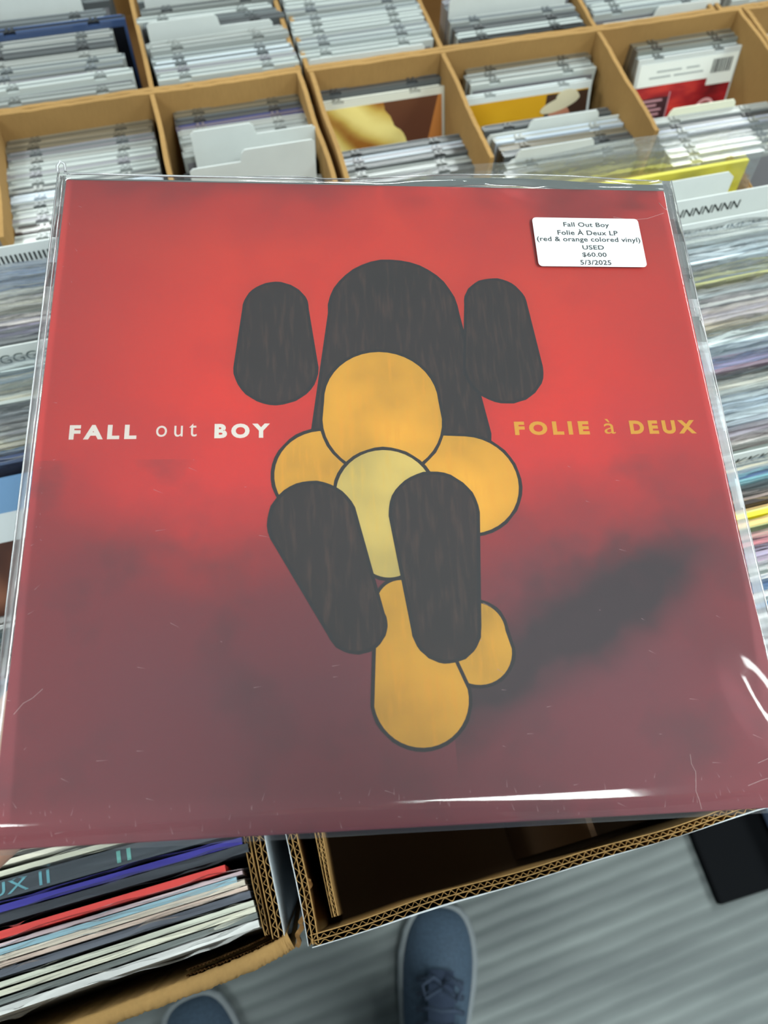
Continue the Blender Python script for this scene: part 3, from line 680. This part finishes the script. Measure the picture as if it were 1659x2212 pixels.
base = ramp(nt, vv, [(0, (170,46,46)), (.07, (206,54,46)), (.17, (226,60,40)), (.40, (232,50,34)), (.50, (222,48,44)), (.60, (172,46,50)), (.70, (136,50,60)), (.84, (122,56,68)), (1, (128,52,64))])
du = math_(nt, 'ABSOLUTE', math_(nt, 'SUBTRACT', u_, math_(nt, 'MULTIPLY_ADD', n1, .20, .42)))
edge = math_(nt, 'MULTIPLY', math_(nt, 'MAXIMUM', math_(nt, 'SUBTRACT', du, .27), 0), 2.0)
base = mixc(nt, math_(nt, 'MINIMUM', edge, .5), base, mixc(nt, math_(nt, 'GREATER_THAN', v_, 2.0), lin((150,44,52)), lin((90,50,60))))
# painted soft dark band sweeping to the lower right (part of the print)
ln_ = math_(nt, 'SUBTRACT', v_, math_(nt, 'MULTIPLY_ADD', u_, -.50, 1.135))
bandm = math_(nt, 'SUBTRACT', 1, math_(nt, 'MINIMUM', 1, math_(nt, 'MULTIPLY', math_(nt, 'ABSOLUTE', math_(nt, 'ADD', ln_, math_(nt, 'MULTIPLY_ADD', n2, .12, -.05))), 10)))
bandm = math_(nt, 'MULTIPLY', bandm, math_(nt, 'MULTIPLY', math_(nt, 'GREATER_THAN', u_, .56), math_(nt, 'MAXIMUM', 0, math_(nt, 'MINIMUM', 1, math_(nt, 'MULTIPLY', math_(nt, 'SUBTRACT', .99, u_), 7)))))
sm = nt.nodes.new('ShaderNodeMapRange'); sm.interpolation_type = 'SMOOTHSTEP'; nt.links.new(bandm, sm.inputs[0]); sm.inputs[2].default_value = .75
base = mixc(nt, sm.outputs[0], base, lin((58,40,48)))
blot = math_(nt, 'MULTIPLY', math_(nt, 'MAXIMUM', math_(nt, 'SUBTRACT', n2, .50), 0), 2.4)
base = mixc(nt, blot, base, mixc(nt, math_(nt, 'LESS_THAN', v_, .5), lin((84,50,58)), lin((206,44,38))))
base = mixc(nt, math_(nt, 'MULTIPLY', n3, .16), base, lin((66,30,34)))
nt.links.new(base, p.inputs['Base Color']); p.inputs['Roughness'].default_value = .55; p.inputs['Specular IOR Level'].default_value = .25
jk = MB().box(0, A, -A, 0, -.0042, 0)
build('jacket', jk, m, alb, bevel=.0009)
# a plain abstract picture of ovals and rounded bars in the cover's colours
def fur(c, hi, name):
    m, nt, p = nodes(name)
    n = noise(nt, 420, 3, objco(nt, (1, .14, 1))); k = noise(nt, 20, 3, objco(nt))
    col = mixc(nt, math_(nt, 'MULTIPLY', math_(nt, 'MAXIMUM', math_(nt, 'SUBTRACT', n, .5), 0), 3.0), ramp(nt, k, [(.3, tuple(v*.8 for v in c)), (.7, c)]), lin(hi))
    nt.links.new(col, p.inputs['Base Color']); p.inputs['Roughness'].default_value = .55; p.inputs['Specular IOR Level'].default_value = .25; return m
P_br = fur((44,29,30), (78,52,44), 'brown_paint'); P_dk = plain((24,20,26), .55, .25, .1, 30)
P_ye = fur((244,184,54), (232,168,46), 'ochre_paint'); P_cr = fur((232,206,118), (220,188,96), 'cream_paint')
def capsule(u0, v0, u1, v1, r0, r1, n=20):
    a = math.atan2(v1-v0, u1-u0); pts = []
    for k in range(n+1): t = a+math.pi/2+math.pi*k/n; pts.append((u0+r0*math.cos(t), v0+r0*math.sin(t)))
    for k in range(n+1): t = a-math.pi/2+math.pi*k/n; pts.append((u1+r1*math.cos(t), v1+r1*math.sin(t)))
    return pts
shapes = [  # (points in u,v), paint; drawn in this order
    (capsule(.600, .760, .600, .785, .040, .046), P_ye),
    (capsule(.517, .255, .517, .465, .098, .128), P_br),
    (capsule(.335, .248, .335, .352, .046, .058), P_br),
    (capsule(.680, .238, .680, .352, .046, .058), P_br),
    (capsule(.402, .528, .606, .545, .070, .076), P_ye),
    (capsule(.490, .410, .490, .440, .085, .088), P_ye),
    (capsule(.488, .560, .488, .640, .070, .042), P_cr),
    (capsule(.502, .720, .520, .845, .034, .062), P_ye),
    (capsule(.385, .600, .440, .745, .058, .036), P_br),
    (capsule(.556, .590, .560, .755, .060, .042), P_br)]
def grow(pts, g):
    cx = sum(a for a, b in pts)/len(pts); cy = sum(b for a, b in pts)/len(pts); n = len(pts); out = []
    rq = random.Random(n+int(cx*1000))
    for i, (a, b) in enumerate(pts):
        p0 = pts[i-1]; p1 = pts[(i+1) % n]; tx, ty = p1[0]-p0[0], p1[1]-p0[1]; l = math.hypot(tx, ty) or 1
        nx, ny = ty/l, -tx/l
        if nx*(a-cx)+ny*(b-cy) < 0: nx, ny = -nx, -ny
        k = g+rq.uniform(-.0006, .0006); out.append((a+nx*k, b+ny*k))
    return out
def flat(pts, z0, z1):
    q = [(u*A, -v*A) for u, v in pts]
    ar = sum(q[i-1][0]*q[i][1]-q[i][0]*q[i-1][1] for i in range(len(q)))
    return MB().prism(q if ar > 0 else q[::-1], z0, z1)
z = .00004
for pts, mt in shapes:
    o = build('printed_outline', flat(grow(pts, .0050), z-.00003, z), P_dk, alb); z += .00003
    o = build('printed_shape', flat(pts, z-.00002, z), mt, alb); z += .00003
M_tw = plain((236,236,228), .4, .3); M_ty = plain((226,172,44), .4, .3)
ty = .4565; tz = .0002
for body, u0, u1, h, bo, mt in (('FALL', .045, .138, .0072, .034, M_tw), ('out', .165, .222, .0066, 0, M_tw), ('BOY', .247, .326, .0074, .034, M_tw),
                                ('FOLIE', .686, .800, .0072, .034, M_ty), ('à', .823, .840, .0078, 0, M_ty), ('DEUX', .863, .966, .0072, .034, M_ty)):
    text('cover_lettering', body, mt, alb, w=(u1-u0)*A, h=h, loc=U((u0+u1)/2, ty-(.002 if body in ('out', 'à') else 0), tz), bold=bo*1.5, spacing=1.45 if len(body) > 1 else 1)
# scuffs on the print edges
sc = MB(); r5 = random.Random(4)
for k in range(150):
    side = r5.random()
    if side < .5: u, v, a = r5.uniform(.0, 1), r5.uniform(.955, .998), r5.uniform(1.2, 2.0)
    elif side < .7: u, v, a = r5.uniform(.003, .03), r5.random(), r5.uniform(0, 3)
    else: u, v, a = r5.random(), r5.uniform(.5, 1), r5.uniform(-.6, .2)
    l = r5.uniform(.0004, .0035)*(1 if side < .7 else 1.6); wd = .00008
    x, y_ = u*A, -v*A; dx, dy = math.cos(a)*l, math.sin(a)*l; nx, ny = -math.sin(a)*wd, math.cos(a)*wd
    if not (0 < x+dx < A and -A < y_+dy < 0): continue
    sc.add([(x-nx, y_-ny, .00022), (x+dx, y_+dy, .00022), (x+nx, y_+ny, .00022)], [(0, 1, 2)])
sco = build('scuff_marks', sc, plain((190,150,152), .5), alb); sco['kind'] = 'stuff'
for pl_ in ([(.866,.930),(.8655,.942),(.868,.952),(.8665,.965),(.864,.975),(.8665,.985),(.867,.997)], [(.935,.972),(.955,.966),(.975,.962)], [(.955,.945),(.975,.938),(.995,.928)],
            [(.012,.845),(.022,.832),(.032,.826),(.044,.815)], [(.985,.028),(.992,.040),(.998,.043)], [(.9,.060),(.93,.066),(.96,.062),(.99,.050)]):
    cr = MB().tube([U(a+r5.uniform(-.0006, .0006), b, .00018) for a, b in pl_], .00010, 4)
    build('crease_mark', cr, plain((214,178,178), .5), alb)
# the clear outer sleeve
def sl_h(u, v):                             # height of the front film over the jacket
    h = .0012+.0003*math.sin(u*9+v*4)+.00025*math.sin(v*13-u*5)
    h += .0026*math.exp(-((u-.945)/.040)**2-((v-.865-(u-.945)*.8)/.060)**2)
    h += .0030*math.exp(-((v+.008)/.016)**2)*math.exp(-((u-.62)/.05)**2)
    h += .0022*math.exp(-((u-.72-v*.8)/.035)**2-((v-.012)/.022)**2)
    h += .0006*math.sin(u*52+v*20)*math.exp(-((v-.01)/.03)**2)*(u > .5)
    h += .0006*math.exp(-((u-.955)/.03)**2-((v-.05)/.010)**2)
    tt = max(0, min(1, (v-.60)/.37)); h += .0042*(tt*tt*(3-2*tt))*(.8+.2*math.sin(u*6+1))
    if v > .962: h = max(.0003, h*(1-((v-.962)/.039)**2)) if v < 1 else .0003-(v-1)*A*2.2
    if u > 1.0: h -= min(1, (u-1.0)/.012)*.004
    if u < .0: h -= min(1, -u/.010)*.002
    return h
TOPX = lambda u: -.012-.016*max(0, min(1, (u-.25)/.5))-.004*math.sin(u*11)*(u > .4)
def slf(a, b):
    u = -.012+a*1.034; v = TOPX(u)*(1-b)+1.006*b
    z_ = sl_h(u, v)
    if v < 0: z_ = z_*.8-.0015*min(1, -v/.02)
    return (u*A, -v*A, z_)
film_o = build('clear_sleeve', MB().grid(slf, 150, 150, flip=True), M_album_film, alb, smooth=True)
def slb(a, b):
    u = -.012+a*1.034; v = (TOPX(u)-.004)*(1-b)+1.006*b; return (u*A, -v*A, -.0052+.0004*math.sin(u*12))
build('sleeve_back', MB().grid(slb, 60, 60), M_album_film, alb, smooth=True)
def strip(pts, w_, zf=0):                   # welded edge bands of the sleeve
    for k in range(len(pts)-1): pass
    def fn(a, b):
        i = min(int(b*(len(pts)-1)), len(pts)-2); f = b*(len(pts)-1)-i
        p0, p1 = Vector(pts[i]), Vector(pts[i+1]); q = p0.lerp(p1, f); d = (p1-p0).normalized(); nn = Vector((-d.y, d.x, 0))
        return tuple(q+nn*(a-.5)*w_+Vector((0, 0, .0003*math.sin(b*60))))
    mb_ = MB().grid(fn, 2, 60)
    build('welded_seam', mb_, M_seam, alb)
strip([U(-.0075, -.012, -.0018), U(-.0080, .3, -.0012), U(-.0080, .7, -.0015), U(-.0075, 1.004, -.002)], .0034)
strip([U(1.0125, -.03, -.003), U(1.013, .3, -.003), U(1.013, .7, -.003), U(1.012, 1.004, -.003)], .0048)
tb = MB()
tb.tube([U(-.0125, -.010, .0004), U(-.0130, .3, -.0006), U(-.0130, .7, -.0008), U(-.0125, 1.004, -.002)], .00045, 6)
tb.tube([U(-.0035, -.004, .0006), U(-.0032, .2, .0007), U(-.0032, .5, .0004), U(-.003, .8, .0002)], .00035, 6)
tb.tube([U(-.004, -.0095, .0008), U(.12, -.0075, .0010), U(.25, -.0065, .0012), U(.40, -.0060, .0010)], .0005, 6)
tb.tube([U(-.012, -.010, .0006), U(-.0145, -.022, .0012), U(-.010, -.030, .0018), U(-.003, -.026, .0016), U(-.001, -.012, .0010)], .0007, 6)
tb.tube([U(1.0205, -.028, -.002), U(1.021, .5, -.003), U(1.020, 1.004, -.003)], .0003, 6)
tb.tube([U(a/24, TOPX(a/24)*.995, -.0008+.0004*math.sin(a)) for a in range(-0, 25)], .00035, 6)
build('sleeve_edge', tb, film('sleeve_edge_film', .38, 2.5, .08), alb, smooth=True)
# price sticker
def rrect(x0, y0, x1, y1, r, n=6):
    pts = []
    for cx_, cy_, a0 in ((x1-r, y1-r, 0), (x0+r, y1-r, 90), (x0+r, y0+r, 180), (x1-r, y0+r, 270)):
        for k in range(n+1): t = math.radians(a0+90*k/n); pts.append((cx_+r*math.cos(t), cy_+r*math.sin(t)))
    return pts
su0, su1, sv0, sv1 = .756, .937, .071, .169
st = build('price_sticker', MB().prism(rrect(su0*A, -sv1*A, su1*A, -sv0*A, .0022), .0027, .0029), plain((202,207,210), .5, .3), alb)
st['label'] = 'white price sticker with six lines of grey print'
lines = [('Fall Out Boy', .43, .0038), ('Folie À Deux LP', .565, .0038), ('(red & orange colored vinyl)', .965, .0039), ('USED', .20, .0030), ('$60.00', .225, .0034), ('5/3/2025', .285, .0032)]
M_st = plain((34,38,42), .5)
for k, (body, wf, h) in enumerate(lines):
    hh = h*.92 if k in (3, 4, 5) else h*1.0
    vpos = sv0+(.0150+k*.0150)-(.0008 if k == 1 else 0)
    text('sticker_print', body, M_st, st, w=wf*(su1-su0)*A, h=hh, loc=U((su0+su1)/2+(.005 if k > 2 else -.0), vpos, .00296), bold=.016, spacing=1.05)

# ------------------------------------------------------------------ shopper's legs and shoes, things on the floor
M_shoe = plain((66,84,102), .7, .3, .12, 300, bstr=.3); M_sole = plain((120,128,132), .6); M_den = plain((52,78,120), .85, .2, .2, 160, bstr=.3)
def shoe(parent, x, y, ang, s=1):
    e = build('shoe', MB(), M_shoe, parent); me = MB()
    # length along +y, toe at 0
    prof = [(0, .004, .012), (-.004, .024, .026), (-.014, .036, .038), (-.035, .046, .050), (-.065, .0510, .058), (-.10, .049, .070), (-.13, .045, .086), (-.16, .041, .098), (-.20, .038, .104), (-.25, .036, .100), (-.28, .028, .085), (-.29, .006, .070)]
    ns = 20; v = []; f = []
    for yy, wd, ht in prof:
        for k in range(ns):
            a = 2*math.pi*k/ns; cx_ = math.cos(a); sz = math.sin(a)
            v.append((wd*cx_*(1 if sz < 0 else (1-.25*sz)), yy, .016+(ht-.016)*max(sz, 0)**.8 if sz > 0 else .016+.008*sz))
    for i in range(len(prof)-1):
        for k in range(ns): f.append((i*ns+k, i*ns+(k+1) % ns, (i+1)*ns+(k+1) % ns, (i+1)*ns+k))
    f += [tuple(range(ns))[::-1], tuple(range((len(prof)-1)*ns, len(prof)*ns))]
    me.add(v, f); old = e.data; e.data = me.mesh('shoe', M_shoe, True); bpy.data.meshes.remove(old)
    ss = e.modifiers.new('smooth', 'SUBSURF'); ss.levels = 1; ss.render_levels = 1
    e.location = (x, y, 0); e.rotation_euler = (0, 0, ang)
    out = [( wd*1.06+.002, yy) for yy, wd, ht in prof]; ring = [(a, b) for a, b in out]+[(-a, b) for a, b in out[::-1]]
    ring = [(a, b+.004 if b > -.02 else b-.003 if b < -.27 else b) for a, b in ring]
    ar = sum(ring[i-1][0]*ring[i][1]-ring[i][0]*ring[i-1][1] for i in range(len(ring)))
    build('sole', MB().prism(ring if ar > 0 else ring[::-1], 0, .020), M_sole, e, bevel=.004)
    lc = MB()
    for k in range(5):
        yk = -.092-.016*k; hk = .067+.0145*k*.72
        lc.tube([(-.030, yk, hk-.012), (-.015, yk+.003, hk+.003), (0, yk+.001, hk+.006), (.015, yk+.003, hk+.003), (.030, yk, hk-.012)], .0032, 8)
    for sx in (-1, 1):
        lc.tube([(0, -.094, .078), (sx*.012, -.086, .090), (sx*.026, -.096, .086), (sx*.020, -.112, .084), (0, -.098, .082)], .0026, 8)
    build('laces', lc, plain((48,62,82), .8), e, smooth=True)
    tgm = MB().grid(lambda u, v: ((u-.5)*.034, -.078-.085*v, .064+.046*v+.004*math.sin(u*math.pi)+.003), 6, 8)
    build('tongue', tgm, plain((40,54,76), .8), e, smooth=True)
    return e
per = thing('person', 'person standing below the cartons in blue jeans and dark blue laced sneakers', 'person', (0, -.25, 0))
def leg_path(side):
    return [(.060, -.195), (.050, -.25)] if side > 0 else [(-.235, -.235), (-.20, -.27)]
s1 = shoe(per, .127, -.028+.25, -math.radians(20)); s2 = shoe(per, -.235, -.045+.25, math.radians(6))
def skinned(name, pts, edges, radii, mat, parent, root=0, lev=2):
    me = bpy.data.meshes.new(name); me.from_pydata(pts, edges, []); me.materials.append(mat)
    o = link(name, me, parent); k = o.modifiers.new('skin', 'SKIN'); k.use_smooth_shade = True
    lay = me.skin_vertices[0].data if len(me.skin_vertices) else None
    if lay is None: raise RuntimeError('no skin layer')
    for i, r_ in enumerate(radii): lay[i].radius = (r_, r_) if not isinstance(r_, tuple) else r_
    lay[root].use_root = True
    q = o.modifiers.new('sub', 'SUBSURF'); q.levels = lev; q.render_levels = lev
    return o
chain = lambda a, b: [(i, i+1) for i in range(a, b)]
# (positions relative to the person's base at 0, -.25, 0)
skinned('jeans', [(.062,.020,.080),(.052,.0,.26),(.055,.0,.50),(.050,-.05,.78),(-.04,-.10,.93),(-.04,-.11,1.04),(-.14,-.05,.78),(-.205,.0,.50),(-.225,.0,.26),(-.235,.005,.085)],
        [(0,1),(1,2),(2,3),(3,4),(4,5),(4,6),(6,7),(7,8),(8,9)], [.060,.060,.070,.088,.14,.155,.088,.070,.060,.060], M_den, per, 4)
M_skin = plain((196,150,128), .5, .4, .05, 60); M_shirt = plain((58,62,70), .9, .2, .1, 60)
skinned('shirt', [(-.04,-.11,1.00),(-.04,-.12,1.12),(-.04,-.13,1.26),(-.04,-.13,1.40),(-.04,-.125,1.46),
                  (-.20,-.13,1.42),(-.27,-.08,1.24),(-.40,.08,1.06),(-.27,.235,.975),
                  (.12,-.13,1.42),(.20,-.10,1.26),(.24,-.04,1.15),(.16,.05,1.22)],
        [(0,1),(1,2),(2,3),(3,4),(3,5),(5,6),(6,7),(7,8),(3,9),(9,10),(10,11),(11,12)],
        [.15,.145,.155,.12,.06,.062,.052,.046,.036,.062,.052,.046,.036], M_shirt, per, 0)
hd = skinned('head', [(-.04,-.122,1.44),(-.04,-.105,1.52),(-.04,-.09,1.60),(-.04,-.085,1.67)], chain(0, 3), [.055,.055,(.082,.092),.070], M_skin, per)
hr_ = MB()
hr_.grid(lambda u, v: (-.04+.088*math.cos(2*math.pi*u)*math.cos(v*1.5), -.105+.100*math.sin(2*math.pi*u)*math.cos(v*1.5)*(1 if math.sin(2*math.pi*u) < 0 else .80), 1.635+.115*math.sin(v*1.5)), 24, 8)
build('hair', hr_, plain((52,38,30), .7, bstr=.5, scale=200, var=.2), hd, smooth=True)
fc = MB()
for sx in (-1, 1): fc.grid(lambda u, v, sx=sx: (-.04+sx*.030+.012*math.cos(6.283*u)*math.sin(3.14*v), .000+.006*math.sin(6.283*u)*math.sin(3.14*v), 1.595+.007*math.cos(3.14*v)), 12, 6)
build('eyes', fc, plain((235,235,230), .3), hd, smooth=True)
fc = MB().tube([(-.04,.000,1.605),(-.04,.008,1.585),(-.04,.018,1.570),(-.04,.006,1.562)], [.006,.009,.012,.007], 10)
build('nose', fc, M_skin, hd, smooth=True)
build('mouth', MB().tube([(-.062,.001,1.542),(-.05,.007,1.540),(-.04,.009,1.541),(-.03,.007,1.540),(-.018,.001,1.542)], [.002,.004,.0045,.004,.002], 8), plain((160,90,84), .5), hd, smooth=True)
er = MB()
for sx in (-1, 1): er.grid(lambda u, v, sx=sx: (-.04+sx*(.086+.006*math.sin(3.14*v)), -.090+.016*math.cos(6.283*u)*math.sin(3.14*v), 1.59+.030*math.cos(3.14*v)), 12, 6)
build('ears', er, M_skin, hd, smooth=True)
def hand(parent, wrist, direc, up, curl, side=1):
    """palm and five fingers; direc = along the hand, up = palm normal the fingers curl towards"""
    W = Vector(wrist); d = Vector(direc).normalized(); n_ = Vector(up); n_ = (n_-d*n_.dot(d)).normalized(); s_ = d.cross(n_)*side
    P = [W-d*.17, W, W+d*.035, W+d*.07]; rad = [.022, (.021,.019), (.034,.014), (.036,.012)]; ed = chain(0, 3)
    for off, L_ in ((-.030, .062), (-.010, .074), (.011, .078), (.030, .070)):
        b = W+d*.075+s_*off; a = 0; pr_ = 3
        P.append(b); rad.append(.0095); ed.append((pr_, len(P)-1)); cur = b
        for f_ in (.42, .32, .26):
            a += curl; cur = cur+(d*math.cos(a)+n_*math.sin(a))*L_*f_; P.append(cur); rad.append(.0085-.0006*len([1])); ed.append((len(P)-2, len(P)-1))
    b = W+d*.022+s_*-.024; P.append(b); rad.append(.012); ed.append((1, len(P)-1)); cur = b
    for k_, f_ in enumerate((.034, .030)):
        cur = cur+(d*.75-s_*(.6-.3*k_)+n_*.02).normalized()*f_; P.append(cur); rad.append(.0095); ed.append((len(P)-2, len(P)-1))
    return skinned('hand', [tuple(p) for p in P], ed, rad, M_skin, parent, 1)
hand(per, (-.108,.344,.940), (.11,.075,.010), (0, -.09, 1), .035, 1)
hand(per, (.125,.085,1.235), (-.09,.04,.05), (-.3,-.2,.8), .5, 1)

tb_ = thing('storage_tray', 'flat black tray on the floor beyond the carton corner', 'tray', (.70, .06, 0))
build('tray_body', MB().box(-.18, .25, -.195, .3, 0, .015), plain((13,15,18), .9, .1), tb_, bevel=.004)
tu = thing('bright_side_tub', 'pale blue-grey tub standing in for the bright side of the black tray', 'tub', (.80, .10, .015))
build('tub_body', MB().box(-.165, .14, -.22, .2, .0, .03), plain((150,170,205), .5, var=.05), tu, bevel=.006)  # pale body put in for the bright side of the dark floor object
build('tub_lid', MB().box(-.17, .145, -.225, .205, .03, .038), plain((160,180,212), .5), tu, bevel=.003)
